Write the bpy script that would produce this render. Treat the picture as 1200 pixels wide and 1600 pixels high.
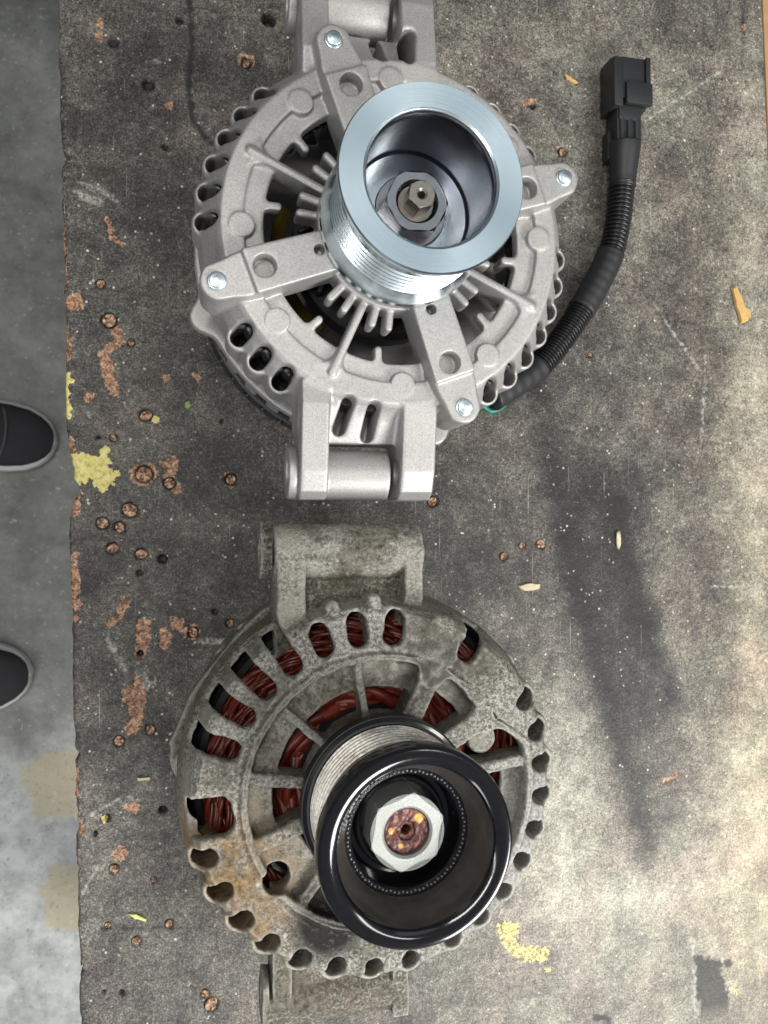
import bpy, bmesh, math, random
import numpy as np
from mathutils import Matrix, Vector
random.seed(7); RNG = np.random.default_rng(11)
S = bpy.context.scene
for o in list(bpy.data.objects): bpy.data.objects.remove(o)
MM = 0.001
# ------------------------------------------------------------------ camera
F = 1200.; NAD = (313.9, 816.8); H = 415.          # focal length and nadir in photo pixels, lens height over the bench (mm)
def _rot():
    c = np.array([(NAD[0]-600)/F, -(NAD[1]-800)/F, -1.]); c /= np.linalg.norm(c)
    t = np.array([0, 0, -1.]); v = np.cross(c, t); s = np.linalg.norm(v); k = c@t
    K = np.array([[0, -v[2], v[1]], [v[2], 0, -v[0]], [-v[1], v[0], 0]])
    return np.eye(3)+K+K@K*(1-k)/s**2
RM = _rot()
def at(u, v, z=0.):                                  # photo pixel -> bench millimetres at a known height
    w = RM@np.array([(u-600)/F, -(v-800)/F, -1.]); k = (H-z)/-w[2]
    return (w[0]*k, w[1]*k)
cd = bpy.data.cameras.new('camera'); cam = bpy.data.objects.new('camera', cd); S.collection.objects.link(cam)
M4 = Matrix([list(RM[i])+[0] for i in range(3)]+[[0, 0, 0, 1]]); M4.translation = Vector((0, 0, H*MM)); cam.matrix_world = M4
cd.sensor_fit = 'VERTICAL'; cd.sensor_height = 36; cd.lens = 27; cd.clip_start = .01; cd.clip_end = 60
cd.dof.use_dof = True; cd.dof.focus_distance = .33; cd.dof.aperture_fstop = 24
S.camera = cam
# ------------------------------------------------------------------ light
W = bpy.data.worlds.new('World'); S.world = W; W.use_nodes = True
W.node_tree.nodes['Background'].inputs[0].default_value = (.86, .93, 1, 1)
W.node_tree.nodes['Background'].inputs[1].default_value = .13
def area(name, loc, tgt, sx, sy, power, col):
    l = bpy.data.lights.new(name, 'AREA'); l.shape = 'RECTANGLE'; l.size = sx; l.size_y = sy; l.energy = power; l.color = col
    o = bpy.data.objects.new(name, l); S.collection.objects.link(o); o.location = loc
    o.rotation_euler = (Vector(tgt)-Vector(loc)).to_track_quat('-Z', 'Y').to_euler()
    o['kind'] = 'structure'; return o
area('window_light', (1.25, -1.35, 1.35), (.1, 0, 0), 1.0, .7, 58, (1, .985, .95))
area('window_light', (-.9, -2.0, 1.0), (-.2, -.4, -.6), 1.0, .8, 17, (.93, .97, 1))
area('ceiling_fill', (-.5, .3, 2.1), (0, 0, 0), 1.3, .15, 15, (1, .97, .92))
area('reflection_panel', (.75, 1.15, 2.2), (.7, 1.0, 0), 1.1, .8, 1.5, (.86, .95, 1))  # unseen panel added so the new pulley face mirrors it brightly
area('ceiling_fill', (1.2, .1, 1.9), (0, 0, 0), .18, 1.3, 12, (1, .96, .9))  # unseen tube added to draw streaks on the turned metal
area('ceiling_fill', (-1.3, -.5, 1.9), (0, 0, 0), .15, 1.2, 6, (1, .97, .93))  # another added tube, also for streaks in the metal
S.view_settings.view_transform = 'Standard'; S.view_settings.look = 'None'; S.view_settings.exposure = .22; S.view_settings.gamma = 1
S.render.engine = 'CYCLES'
# ------------------------------------------------------------------ materials
class NT:
    def __init__(s, name):
        s.m = bpy.data.materials.new(name); s.m.use_nodes = True; s.t = s.m.node_tree
        s.b = s.t.nodes['Principled BSDF']; s.tc = s.n('ShaderNodeTexCoord')
    def n(s, t, **k):
        q = s.t.nodes.new(t)
        for a, b in k.items(): setattr(q, a, b)
        return q
    def l(s, a, b): s.t.links.new(a, b)
    def noise(s, scale, detail=3, rough=.55, vec=None, dist=0.):
        q = s.n('ShaderNodeTexNoise'); q.inputs['Scale'].default_value = scale; q.inputs['Detail'].default_value = detail
        q.inputs['Roughness'].default_value = rough; q.inputs['Distortion'].default_value = dist
        s.l(vec or s.tc.outputs['Object'], q.inputs['Vector']); return q.outputs['Fac']
    def ramp(s, f, pts):
        q = s.n('ShaderNodeValToRGB'); e = q.color_ramp.elements
        while len(e) < len(pts): e.new(.5)
        for i, (p, c) in enumerate(pts):
            e[i].position = p; e[i].color = (c if isinstance(c, tuple) else (c, c, c))+(1,)
        s.l(f, q.inputs[0]); return q.outputs[0]
    def mix(s, f, a, b, mode='MIX'):
        q = s.n('ShaderNodeMix', data_type='RGBA', blend_type=mode)
        for i, v in ((0, f), (6, a), (7, b)):
            if isinstance(v, (int, float)): q.inputs[i].default_value = v if i == 0 else (v, v, v, 1)
            elif isinstance(v, tuple): q.inputs[i].default_value = v+(1,)
            else: s.l(v, q.inputs[i])
        return q.outputs[2]
    def math(s, op, a, b=0., c=None):
        q = s.n('ShaderNodeMath', operation=op)
        for i, v in enumerate((a, b, c)):
            if v is None: continue
            if isinstance(v, (int, float)): q.inputs[i].default_value = v
            else: s.l(v, q.inputs[i])
        return q.outputs[0]
    def attr(s, name):
        q = s.n('ShaderNodeAttribute', attribute_name=name); return q.outputs['Fac']
    def bump(s, h, strength, dist):
        q = s.n('ShaderNodeBump'); q.inputs['Strength'].default_value = strength; q.inputs['Distance'].default_value = dist
        s.l(h, q.inputs['Height']); s.l(q.outputs[0], s.b.inputs['Normal']); return q
    def set(s, **k):
        for a, v in k.items():
            i = s.b.inputs[a.replace('_', ' ')]
            if isinstance(v, (int, float)): i.default_value = v
            elif isinstance(v, tuple): i.default_value = v+(1,)
            else: s.l(v, i)
        return s.m
def sphere_mask(n, c, r0, r1):                       # 1 inside r0, 0 outside r1, object coordinates in metres
    q = n.n('ShaderNodeVectorMath', operation='DISTANCE'); n.l(n.tc.outputs['Object'], q.inputs[0]); q.inputs[1].default_value = c
    m = n.n('ShaderNodeMapRange'); n.l(q.outputs['Value'], m.inputs[0]); m.inputs[1].default_value = r0; m.inputs[2].default_value = r1
    m.inputs[3].default_value = 1; m.inputs[4].default_value = 0; return m.outputs[0]
def m_cast_new():
    n = NT('blasted_aluminium'); g = n.noise(1500, 2, .7); l = n.noise(60, 3)
    c = n.mix(.5, n.ramp(g, [(.3, (.22, .213, .208)), (.7, (.56, .545, .535))]), n.ramp(l, [(.3, (.34, .33, .325)), (.7, (.44, .43, .42))]))
    n.bump(g, .35, .0002); return n.set(Base_Color=c, Metallic=.55, Roughness=.5)
def m_cast_old():
    n = NT('corroded_aluminium'); g = n.noise(680, 6, .85); l = n.noise(45, 6, .7); k = n.noise(300, 4, .7)
    g = n.math('ADD', n.math('MULTIPLY', n.math('SUBTRACT', g, .5), 1.5), .5)
    sz = n.n('ShaderNodeSeparateXYZ'); n.l(n.tc.outputs['Object'], sz.inputs[0]); zz = sz.outputs[2]
    face = n.n('ShaderNodeMapRange'); n.l(zz, face.inputs[0]); face.inputs[1].default_value = .0945; face.inputs[2].default_value = .098; face = face.outputs[0]
    g2 = n.noise(1500, 3, .7); clean = n.ramp(g2, [(.32, (.19, .18, .15)), (.68, (.47, .455, .39))])
    rough_ = n.ramp(g, [(.38, (.045, .038, .028)), (.5, (.21, .203, .178)), (.6, (.60, .595, .55))])
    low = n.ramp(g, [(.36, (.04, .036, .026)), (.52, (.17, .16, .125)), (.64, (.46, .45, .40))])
    c = n.mix(n.ramp(l, [(.38, 0.), (.6, 1.)]), clean, rough_)
    c = n.mix(n.math('MULTIPLY', face, .65), c, rough_)
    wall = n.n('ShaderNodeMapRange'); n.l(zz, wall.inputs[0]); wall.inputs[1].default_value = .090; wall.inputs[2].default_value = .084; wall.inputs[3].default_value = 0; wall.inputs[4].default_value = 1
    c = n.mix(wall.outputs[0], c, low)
    c = n.mix(n.ramp(l, [(.47, .0), (.60, .85)]), c, n.ramp(k, [(.35, (.04, .037, .026)), (.65, (.22, .205, .155))]))
    # tan dirt on the lower left rim, black grease on the lower web, bare worn metal on the right
    t = n.math('MULTIPLY', sphere_mask(n, (-.070, -.038, .09), .020, .048), n.ramp(n.noise(110, 4, .6), [(.3, .25), (.6, 1.)]))
    c = n.mix(n.math('MULTIPLY', t, 1.), c, n.ramp(k, [(.35, (.10, .06, .028)), (.65, (.44, .29, .14))]))
    lt_ = n.math('MULTIPLY', sphere_mask(n, (-.008, -.103, .058), .012, .034), n.ramp(n.noise(120, 4, .6), [(.35, .2), (.6, 1.)]))
    c = n.mix(n.math('MULTIPLY', lt_, .55), c, n.ramp(k, [(.35, (.05, .036, .025)), (.65, (.20, .15, .105))]))
    s = n.math('MULTIPLY', sphere_mask(n, (-.022, -.052, .092), .013, .021), n.ramp(k, [(.55, 1.), (.72, .55)]))
    c = n.mix(s, c, (.012, .011, .01))
    s2 = n.math('MULTIPLY', sphere_mask(n, (.02, .052, .095), .008, .034), n.ramp(n.noise(170, 4, .7), [(.42, 0.), (.56, .9)]))
    c = n.mix(s2, c, (.05, .052, .042))
    w = n.math('MULTIPLY', sphere_mask(n, (.07, -.045, .09), .02, .065), .55)
    c = n.mix(w, c, n.ramp(g, [(.3, (.3, .29, .28)), (.7, (.62, .61, .6))]))
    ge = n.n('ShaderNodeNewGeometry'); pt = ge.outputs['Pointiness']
    c = n.mix(n.math('MULTIPLY', n.ramp(pt, [(.43, 1.), (.495, 0.)]), .75), c, (.035, .03, .022))  # crevice grime that also paints shade into the creases
    c = n.mix(n.math('MULTIPLY', n.ramp(pt, [(.508, 0.), (.57, 1.)]), .7), c, (.62, .61, .56))  # ridges painted lighter as edge highlights
    n.bump(n.math('ADD', g, n.math('MULTIPLY', k, 1.6)), .9, .0006)
    return n.set(Base_Color=c, Metallic=.4, Roughness=.48)
def m_plain(name, col, rough, metal=0., var=.25, scale=400, bump=.1, coat=0.):
    n = NT(name); g = n.noise(scale, 3, .65)
    c = n.mix(g, tuple(x*(1-var) for x in col), tuple(min(1, x*(1+var)) for x in col))
    if bump: n.bump(g, bump, .0003)
    return n.set(Base_Color=c, Roughness=rough, Metallic=metal, Coat_Weight=coat)
def m_turned(name, col, rough, aniso, metal=1., groove=0.):
    n = NT(name)
    sp = n.n('ShaderNodeSeparateXYZ'); n.l(n.tc.outputs['Object'], sp.inputs[0])
    r = n.math('SQRT', n.math('ADD', n.math('MULTIPLY', sp.outputs[0], sp.outputs[0]), n.math('MULTIPLY', sp.outputs[1], sp.outputs[1])))
    cb = n.n('ShaderNodeCombineXYZ'); n.l(r, cb.inputs[0]); n.l(n.math('MULTIPLY', sp.outputs[2], .6), cb.inputs[1])
    q = n.noise(3500, 3, .6, cb.outputs[0]); l = n.noise(70, 3)
    tg = n.n('ShaderNodeTangent', direction_type='RADIAL', axis='Z'); n.l(tg.outputs[0], n.b.inputs['Tangent'])
    c = n.mix(l, tuple(x*.88 for x in col), tuple(min(1, x*1.1) for x in col))
    n.bump(q, .3, .0001)
    return n.set(Base_Color=c, Metallic=metal, Roughness=n.math('ADD', rough, n.math('MULTIPLY', l, .06)), Anisotropic=aniso)
M = {}
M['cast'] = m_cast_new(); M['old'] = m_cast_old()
M['zinc'] = m_turned('zinc_plated_steel', (.72, .83, .88), .19, .8)
M['zincshade'] = m_turned('shaded_bore_zinc', (.11, .105, .13), .22, .6)  # same zinc, darkened for the dark surroundings the bore mirrors
M['steel'] = m_plain('bright_nut_steel', (.34, .345, .36), .22, 1., .2, 300)
M['bolt'] = m_plain('zinc_bolt', (.62, .72, .76), .36, 1., .15, 500, 0)
M['shaft'] = m_plain('shaft_steel', (.30, .28, .25), .36, .9, .25, 500)
M['blackmetal'] = m_plain('black_core', (.009, .009, .010), .6, 0, .4, 300)
M['blackpin'] = m_plain('black_varnish', (.013, .013, .015), .28, .0, .4, 600, .3)
M['plastic'] = m_plain('black_plastic', (.018, .019, .021), .42, 0, .25, 900, .05)
M['conduit'] = m_plain('black_conduit', (.012, .012, .013), .33, 0, .2, 500, 0)
M['tape'] = m_plain('black_tape', (.017, .018, .02), .5, 0, .2, 300, .2)
M['gloss'] = m_plain('gloss_black_paint', (.008, .008, .010), .13, 0, .4, 350, .03, .3)
M['bowl'] = m_plain('dusty_black_paint', (.042, .037, .034), .36, 0, .6, 200, .1, .1)
M['rubber'] = m_plain('satin_black_paint', (.014, .015, .015), .45, 0, .3, 700, .1)
M['varn'] = m_plain('amber_winding', (.06, .042, .006), .3, 0, .95, 60)
M['red'] = m_plain('red_enamelled_wire', (.13, .020, .010), .38, .0, .85, 260, .3)
M['red2'] = m_plain('red_coil_wrap', (.15, .020, .011), .45, 0, 1., 160, .9); M['green'] = m_plain('green_wire', (.005, .22, .16), .4); M['yellow'] = m_plain('yellow_wire', (.5, .3, .04), .4)
def m_rust():
    n = NT('rusted_shaft'); a = n.noise(420, 3, .6); b = n.noise(240, 2, .5)
    c = n.ramp(a, [(.35, (.035, .009, .008)), (.6, (.13, .04, .03)), (.72, (.3, .12, .08))])
    c = n.mix(n.ramp(b, [(.66, 0.), (.68, 1.)]), c, (.62, .30, .06)) if 0 else c
    sp_ = n.math('MAXIMUM', sphere_mask(n, (.0048, .0042, .1416), .0012, .0021), sphere_mask(n, (-.0056, .0003, .1416), .0008, .0015)); sp_ = n.math('MAXIMUM', sp_, sphere_mask(n, (-.002, -.0055, .1416), .0005, .0012))
    c = n.mix(n.math('MULTIPLY', sp_, n.ramp(a, [(.35, .5), (.5, 1.)])), c, (.80, .42, .09)); n.bump(a, .6, .0006)
    return n.set(Base_Color=c, Roughness=.42, Metallic=.1)
M['rust'] = m_rust()
M['wornnut'] = m_plain('worn_grey_nut', (.42, .44, .42), .42, .5, .3, 1500, .35)
def m_band():
    n = NT('worn_groove_metal'); l = n.noise(60, 4, .7); k = n.noise(900, 2, .6)
    c = n.mix(n.ramp(l, [(.4, 0.), (.65, 1.)]), n.ramp(k, [(.3, (.4, .38, .34)), (.7, (.75, .73, .66))]), n.ramp(k, [(.3, (.12, .10, .08)), (.7, (.42, .38, .33))]))
    return n.set(Base_Color=c, Metallic=.7, Roughness=.38)
M['band'] = m_band()
M['wood'] = m_plain('pale_pine', (.42, .25, .12), .6, 0, .3, 60)
M['legwood'] = m_plain('dark_beam', (.06, .05, .04), .7, 0, .3, 40)
M['chip'] = m_plain('yellow_wood_chip', (.52, .33, .12), .7, 0, .35, 500, .4)
M['palechip'] = m_plain('pale_wood_chip', (.55, .48, .33), .7, 0, .3, 500, .4)
M['greenchip'] = m_plain('green_scrap', (.22, .34, .10), .6, 0, .3, 500)
M['yelchip'] = m_plain('yellow_splinter', (.60, .60, .20), .6, 0, .2, 500)
M['shoe'] = m_plain('black_canvas', (.018, .018, .021), .75, 0, .4, 500, .3)
M['sole'] = m_plain('white_rubber_sole', (.55, .55, .55), .5, 0, .12, 60)
M['lace'] = m_plain('grey_lace', (.3, .3, .3), .8)
def m_floor():
    n = NT('stained_shaded_concrete'); a = n.noise(4.2, 5, .6, None, .4); b = n.noise(30, 5, .65); d = n.noise(2.2, 3)
    c = n.ramp(a, [(.38, (.12, .124, .113)), (.5, (.20, .206, .19)), (.62, (.27, .275, .255))])
    shade_spot = sphere_mask(n, (-.26, -.08, -.75), .10, .34); c = n.mix(n.math('MULTIPLY', shade_spot, .45), c, (.075, .08, .07))  # bench shadow painted as a dark patch mid floor
    c = n.mix(.45, c, n.ramp(b, [(.34, (.06, .063, .055)), (.66, (.27, .275, .25))]))
    lit_floor = n.math('MAXIMUM', sphere_mask(n, (-.22, -.55, -.75), .16, .30), sphere_mask(n, (-.33, -.42, -.75), .02, .15))  # daylight on the lower floor, painted as a bright patch
    c = n.mix(n.ramp(n.math('ADD', n.math('MULTIPLY', lit_floor, .6), n.math('MULTIPLY', n.noise(9, 5, .6), .6)), [(.5, 0.), (.72, .8)]), c, n.ramp(b, [(.32, (.26, .265, .26)), (.62, (.52, .53, .53))]))
    tan = n.math('MAXIMUM', sphere_mask(n, (-.19, -.37, -.75), .02, .085), sphere_mask(n, (-.175, -.53, -.75), .02, .085))
    tan = n.ramp(n.math('ADD', n.math('MULTIPLY', tan, .5), n.math('MULTIPLY', n.noise(22, 5, .6), .6)), [(.56, 0.), (.64, 1.)])
    c = n.mix(n.math('MULTIPLY', tan, .8), c, (.36, .31, .20))
    gr = n.noise(170, 3, .7); c = n.mix(n.ramp(gr, [(.60, 0.), (.70, .55)]), c, (.06, .06, .055)); c = n.mix(n.ramp(gr, [(.30, .5), (.38, 0.)]), c, (.6, .6, .58))
    n.bump(b, .3, .002); return n.set(Base_Color=c, Roughness=.5)
M['floor'] = m_floor()
def m_top():
    n = NT('worn_bench_top'); V = n.tc.outputs['Object']
    f1 = n.noise(1150, 4, .75, None, .6); f2 = n.noise(420, 4, .7, None, .8); f3 = n.noise(60, 4, .6); hue = n.noise(26, 3, .5)
    dust_shade = n.attr('dust_shade')
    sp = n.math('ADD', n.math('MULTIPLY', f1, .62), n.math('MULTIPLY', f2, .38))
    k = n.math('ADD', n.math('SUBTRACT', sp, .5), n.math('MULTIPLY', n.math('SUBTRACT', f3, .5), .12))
    k = n.math('ADD', n.math('MULTIPLY', k, 2.3), dust_shade)
    tint = n.ramp(hue, [(.38, (1., .90, .87)), (.5, (.98, .95, .89)), (.62, (.96, .97, .91))])
    val = n.ramp(k, [(0., (.008, .008, .009)), (.22, (.055, .052, .052)), (.42, (.15, .145, .13)), (.62, (.33, .32, .28)), (.85, (.60, .585, .51)), (1., (.85, .83, .76))])
    val = n.mix(n.attr('warm'), val, n.mix(1., val, (1., .93, .82), 'MULTIPLY'))
    c = n.mix(1., val, n.mix(.15, tint, (1., .97, .9), 'MIX'), 'MULTIPLY')
    mp = []
    for ang, sc in ((.5, 900), (2.2, 700), (1.45, 1100)):
        q = n.n('ShaderNodeMapping'); q.inputs['Rotation'].default_value = (0, 0, ang); q.inputs['Scale'].default_value = (1, .018, 1); n.l(V, q.inputs['Vector'])
        mp.append(n.ramp(n.noise(sc, 1, .4, q.outputs[0]), [(.74, 0.), (.79, 1.)]))
    scr = n.math('MULTIPLY', n.math('MAXIMUM', n.math('MAXIMUM', mp[0], mp[1]), mp[2]), n.ramp(n.noise(45, 3, .6), [(.45, 0.), (.6, .5)]))
    c = n.mix(scr, c, (.46, .44, .37))
    wh = n.n('ShaderNodeTexVoronoi'); wh.inputs['Scale'].default_value = 260; n.l(V, wh.inputs['Vector'])
    wsel = n.noise(150, 3, .6)
    fl = n.math('MULTIPLY', n.ramp(wh.outputs['Distance'], [(.13, 1.), (.20, 0.)]), n.ramp(wsel, [(.53, 0.), (.62, .9)]))
    c = n.mix(fl, c, (.62, .60, .52))
    ff = n.math('ADD', n.math('MULTIPLY', n.math('SUBTRACT', f2, .5), 1.6), n.math('MULTIPLY', n.math('SUBTRACT', f1, .5), .8))
    w = n.ramp(n.math('ADD', n.attr('wood'), ff), [(.38, 0.), (.62, 1.)]); y = n.ramp(n.math('ADD', n.attr('yellow'), ff), [(.36, 0.), (.5, 1.)]); p = n.attr('pale'); d = n.attr('dark')
    c = n.mix(n.math('MULTIPLY', p, n.ramp(f2, [(.42, .1), (.6, .8)])), c, (.50, .52, .46))
    c = n.mix(d, c, (.008, .008, .009))
    wc = n.ramp(n.math('ADD', n.math('MULTIPLY', f2, .6), n.math('MULTIPLY', f1, .4)), [(.36, (.04, .02, .012)), (.48, (.27, .13, .07)), (.56, (.46, .27, .17)), (.66, (.74, .56, .42))])
    c = n.mix(n.math('MULTIPLY', w, n.ramp(n.math('ADD', n.math('MULTIPLY', f2, .6), n.math('MULTIPLY', f1, .4)), [(.38, .15), (.5, 1.)])), c, wc)
    yc = n.ramp(f2, [(.3, (.36, .31, .07)), (.5, (.66, .58, .19)), (.7, (.75, .70, .36))])
    c = n.mix(n.math('MULTIPLY', y, n.ramp(f2, [(.2, .6), (.4, 1.)])), c, yc)
    n.bump(n.math('ADD', f1, n.math('MULTIPLY', f2, 1.5)), .55, .00045)
    return n.set(Base_Color=c, Roughness=n.ramp(f2, [(.3, .38), (.7, .62)]), Specular_IOR_Level=.45)
M['top'] = m_top()
# ------------------------------------------------------------------ object helpers
COL = S.collection
def empty(name, loc, label, cat, group=None):
    o = bpy.data.objects.new(name, None); COL.objects.link(o); o.location = [c*MM for c in loc]; o.empty_display_size = .02
    o['label'] = label; o['category'] = cat
    if group: o['group'] = group
    return o
def tag(o, label, cat, group=None):
    o['label'] = label; o['category'] = cat
    if group: o['group'] = group
    return o
def link(name, me, mat, parent=None, label=None, loc=None):
    o = bpy.data.objects.new(name, me); COL.objects.link(o)
    if mat and not me.materials: me.materials.append(M[mat])
    if parent: o.parent = parent
    if loc: o.location = [c*MM for c in loc]
    if label: o['label'] = label
    return o
def mesh_np(name, v, f, smooth=True):
    me = bpy.data.meshes.new(name); v = np.asarray(v, np.float32)*MM; f = np.asarray(f, np.int32)
    me.vertices.add(len(v)); me.vertices.foreach_set('co', v.ravel())
    k = f.shape[1]; me.loops.add(f.size); me.loops.foreach_set('vertex_index', f.ravel())
    me.polygons.add(len(f)); me.polygons.foreach_set('loop_start', np.arange(0, f.size, k, dtype=np.int32))
    me.polygons.foreach_set('loop_total', np.full(len(f), k, np.int32))
    me.update(); me.validate()
    if smooth: me.polygons.foreach_set('use_smooth', np.ones(len(me.polygons), bool))
    return me
def bm_mesh(name, bm, angle=None):
    bmesh.ops.recalc_face_normals(bm, faces=bm.faces)
    me = bpy.data.meshes.new(name); bm.to_mesh(me); bm.free()
    me.transform(Matrix.Scale(MM, 4))
    if angle is not None:
        me.polygons.foreach_set('use_smooth', np.ones(len(me.polygons), bool)); me.set_sharp_from_angle(angle=math.radians(angle))
    return me
def lathe(name, prof, mat, parent, n=144, angle=28, label=None, closed=True):
    bm = bmesh.new(); rings = []
    for r, z in prof:
        if r < 1e-6: rings.append([bm.verts.new((0, 0, z))]*n)
        else: rings.append([bm.verts.new((r*math.cos(2*math.pi*i/n), r*math.sin(2*math.pi*i/n), z)) for i in range(n)])
    seq = list(zip(rings, rings[1:]))+([(rings[-1], rings[0])] if closed else [])
    for a, b in seq:
        for i in range(n):
            vs = []
            for v in (a[i], a[(i+1) % n], b[(i+1) % n], b[i]):
                if v not in vs: vs.append(v)
            if len(vs) > 2: bm.faces.new(vs)
    return link(name, bm_mesh(name, bm, angle), mat, parent, label)
def prism(pts, z0, z1, bev=.4, bm=None, mtx=None, seg=2):
    own = bmesh.new(); a = [own.verts.new((x, y, z0)) for x, y in pts]; b = [own.verts.new((x, y, z1)) for x, y in pts]; k = len(pts)
    own.faces.new(a[::-1]); own.faces.new(b)
    for i in range(k): own.faces.new((a[i], a[(i+1) % k], b[(i+1) % k], b[i]))
    if bev: bmesh.ops.bevel(own, geom=own.edges[:], offset=bev, segments=seg, affect='EDGES', profile=.5)
    if mtx: bmesh.ops.transform(own, matrix=mtx, verts=own.verts)
    if bm is None: return own
    t = bpy.data.meshes.new('t'); own.to_mesh(t); own.free(); bm.from_mesh(t); bpy.data.meshes.remove(t); return bm
def boxp(x0, x1, y0, y1): return [(x0, y0), (x1, y0), (x1, y1), (x0, y1)]
def catmull(P, step=.5):
    P = [np.array(p, float) for p in P]; P = [2*P[0]-P[1]]+P+[2*P[-1]-P[-2]]; out = []
    for i in range(1, len(P)-2):
        n = max(2, int(np.linalg.norm(P[i+1]-P[i])/step))
        for k in range(n):
            t = k/n; out.append(.5*((2*P[i])+(-P[i-1]+P[i+1])*t+(2*P[i-1]-5*P[i]+4*P[i+1]-P[i+2])*t*t+(-P[i-1]+3*P[i]-3*P[i+1]+P[i+2])*t**3))
    out.append(P[-2]); return np.array(out)
def sweep(name, path, rad, n=24, flat=1.):            # path (k,3), rad (k,), round tube with capped ends
    path = np.array(path); k = len(path); T = np.gradient(path, axis=0); T /= np.linalg.norm(T, axis=1)[:, None]
    up = np.array([0, 0, 1.]); side = np.cross(T, up); bad = np.linalg.norm(side, axis=1) < 1e-3; side[bad] = (1, 0, 0)
    side /= np.linalg.norm(side, axis=1)[:, None]; nn = np.cross(side, T)
    a = np.linspace(0, 2*np.pi, n, endpoint=False)
    V = path[:, None]+np.asarray(rad)[:, None, None]*(np.cos(a)[None, :, None]*side[:, None]+flat*np.sin(a)[None, :, None]*nn[:, None])
    V = V.reshape(-1, 3); V = np.vstack([V, path[:1], path[-1:]])
    i, j = np.meshgrid(np.arange(k-1), np.arange(n), indexing='ij'); j2 = (j+1) % n
    Q = np.stack([i*n+j, i*n+j2, (i+1)*n+j2, (i+1)*n+j], -1).reshape(-1, 4)
    jj = np.arange(n); e = (jj+1) % n
    C1 = np.stack([e, jj, np.full(n, k*n), np.full(n, k*n)], -1)
    tri = [tuple(q) for q in Q.tolist()]+[(b, a_, k*n) for a_, b in zip(jj.tolist(), e.tolist())]+[((k-1)*n+a_, (k-1)*n+b, k*n+1) for a_, b in zip(jj.tolist(), e.tolist())]
    me = bpy.data.meshes.new(name); me.from_pydata((V*MM).tolist(), [], tri); me.polygons.foreach_set('use_smooth', np.ones(len(me.polygons), bool)); return me
# ------------------------------------------------------------------ distance-field castings
def surface_nets(f, org, h):
    s = f < 0; nx, ny, nz = f.shape
    c = [(a, b, d) for a in (0, 1) for b in (0, 1) for d in (0, 1)]
    sl = lambda A, o: A[o[0]:nx-1+o[0], o[1]:ny-1+o[1], o[2]:nz-1+o[2]]
    anyi = np.zeros((nx-1, ny-1, nz-1), bool); alli = np.ones_like(anyi)
    for o in c: q = sl(s, o); anyi |= q; alli &= q
    act = anyi & ~alli; I, J, K = np.nonzero(act)
    idx = np.full(act.shape, -1, np.int32); idx[I, J, K] = np.arange(len(I))
    val = {o: f[I+o[0], J+o[1], K+o[2]] for o in c}
    P = np.zeros((len(I), 3), np.float32); cnt = np.zeros(len(I), np.float32)
    for o in c:
        for ax in range(3):
            if o[ax]: continue
            o2 = list(o); o2[ax] = 1; o2 = tuple(o2); a, b = val[o], val[o2]; m = (a < 0) != (b < 0)
            t = np.where(m, a/np.where(m, a-b, 1), 0)
            for d in range(3): P[:, d] += np.where(m, o[d]+(t if d == ax else 0), 0)
            cnt += m
    P /= cnt[:, None]; P += np.stack([I, J, K], 1); P = P*h+np.array(org, np.float32)
    quads = []
    for ax in range(3):
        lo = [slice(1, -1)]*3; lo[ax] = slice(0, -1); hi = list(lo); hi[ax] = slice(1, None)
        a = s[tuple(lo)]; b = s[tuple(hi)]; d = a != b; I, J, K = np.nonzero(d); fl = a[I, J, K]
        B = [I, J, K]; off = [1, 1, 1]; off[ax] = 0; B = [B[q]+off[q] for q in range(3)]
        u, v = [q for q in range(3) if q != ax]
        def cell(du, dv):
            q = [x.copy() for x in B]; q[u] -= du; q[v] -= dv; return idx[q[0], q[1], q[2]]
        Q = np.stack([cell(1, 1), cell(0, 1), cell(0, 0), cell(1, 0)], 1)
        flip = fl if ax != 1 else ~fl
        Q[~flip] = Q[~flip][:, ::-1]; quads.append(Q)
    return P, np.vstack(quads)
def smin(a, b, k):
    if k <= 0: return np.minimum(a, b)
    h = np.maximum(k-np.abs(a-b), 0); return np.minimum(a, b)-h*h/(4*k)
def smax(a, b, k): return -smin(-a, -b, k)
def poly(x, y, P):
    P = [np.array(p, float) for p in P]; d = np.full(np.broadcast(x, y).shape, 1e9, np.float32); s = np.ones(d.shape, np.float32); n = len(P); j = n-1
    for i in range(n):
        e = P[j]-P[i]; wx = x-P[i][0]; wy = y-P[i][1]; t = np.clip((wx*e[0]+wy*e[1])/(e@e), 0, 1)
        d = np.minimum(d, (wx-e[0]*t)**2+(wy-e[1]*t)**2)
        c1 = y >= P[i][1]; c2 = y < P[j][1]; c3 = e[0]*wy > e[1]*wx
        s = np.where((c1 & c2 & c3) | (~c1 & ~c2 & ~c3), -s, s); j = i
    return (s*np.sqrt(d)).astype(np.float32)
def cap2(x, y, a, b, r):
    ex, ey = b[0]-a[0], b[1]-a[1]; t = np.clip(((x-a[0])*ex+(y-a[1])*ey)/(ex*ex+ey*ey), 0, 1)
    return (np.hypot(x-a[0]-ex*t, y-a[1]-ey*t)-r).astype(np.float32)
def circ(x, y, c, r): return (np.hypot(x-c[0], y-c[1])-r).astype(np.float32)
def noise2(x, y, s, seed=0):                          # smooth value noise, about -1..1
    g = np.random.default_rng(seed).uniform(-1, 1, (64, 64)); u = x/s+1000; v = y/s+1000
    i = np.floor(u).astype(int); j = np.floor(v).astype(int); a = u-i; b = v-j; a = a*a*(3-2*a); b = b*b*(3-2*b)
    G = lambda p, q: g[p % 64, q % 64]
    return (G(i, j)*(1-a)+G(i+1, j)*a)*(1-b)+(G(i, j+1)*(1-a)+G(i+1, j+1)*a)*b
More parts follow.
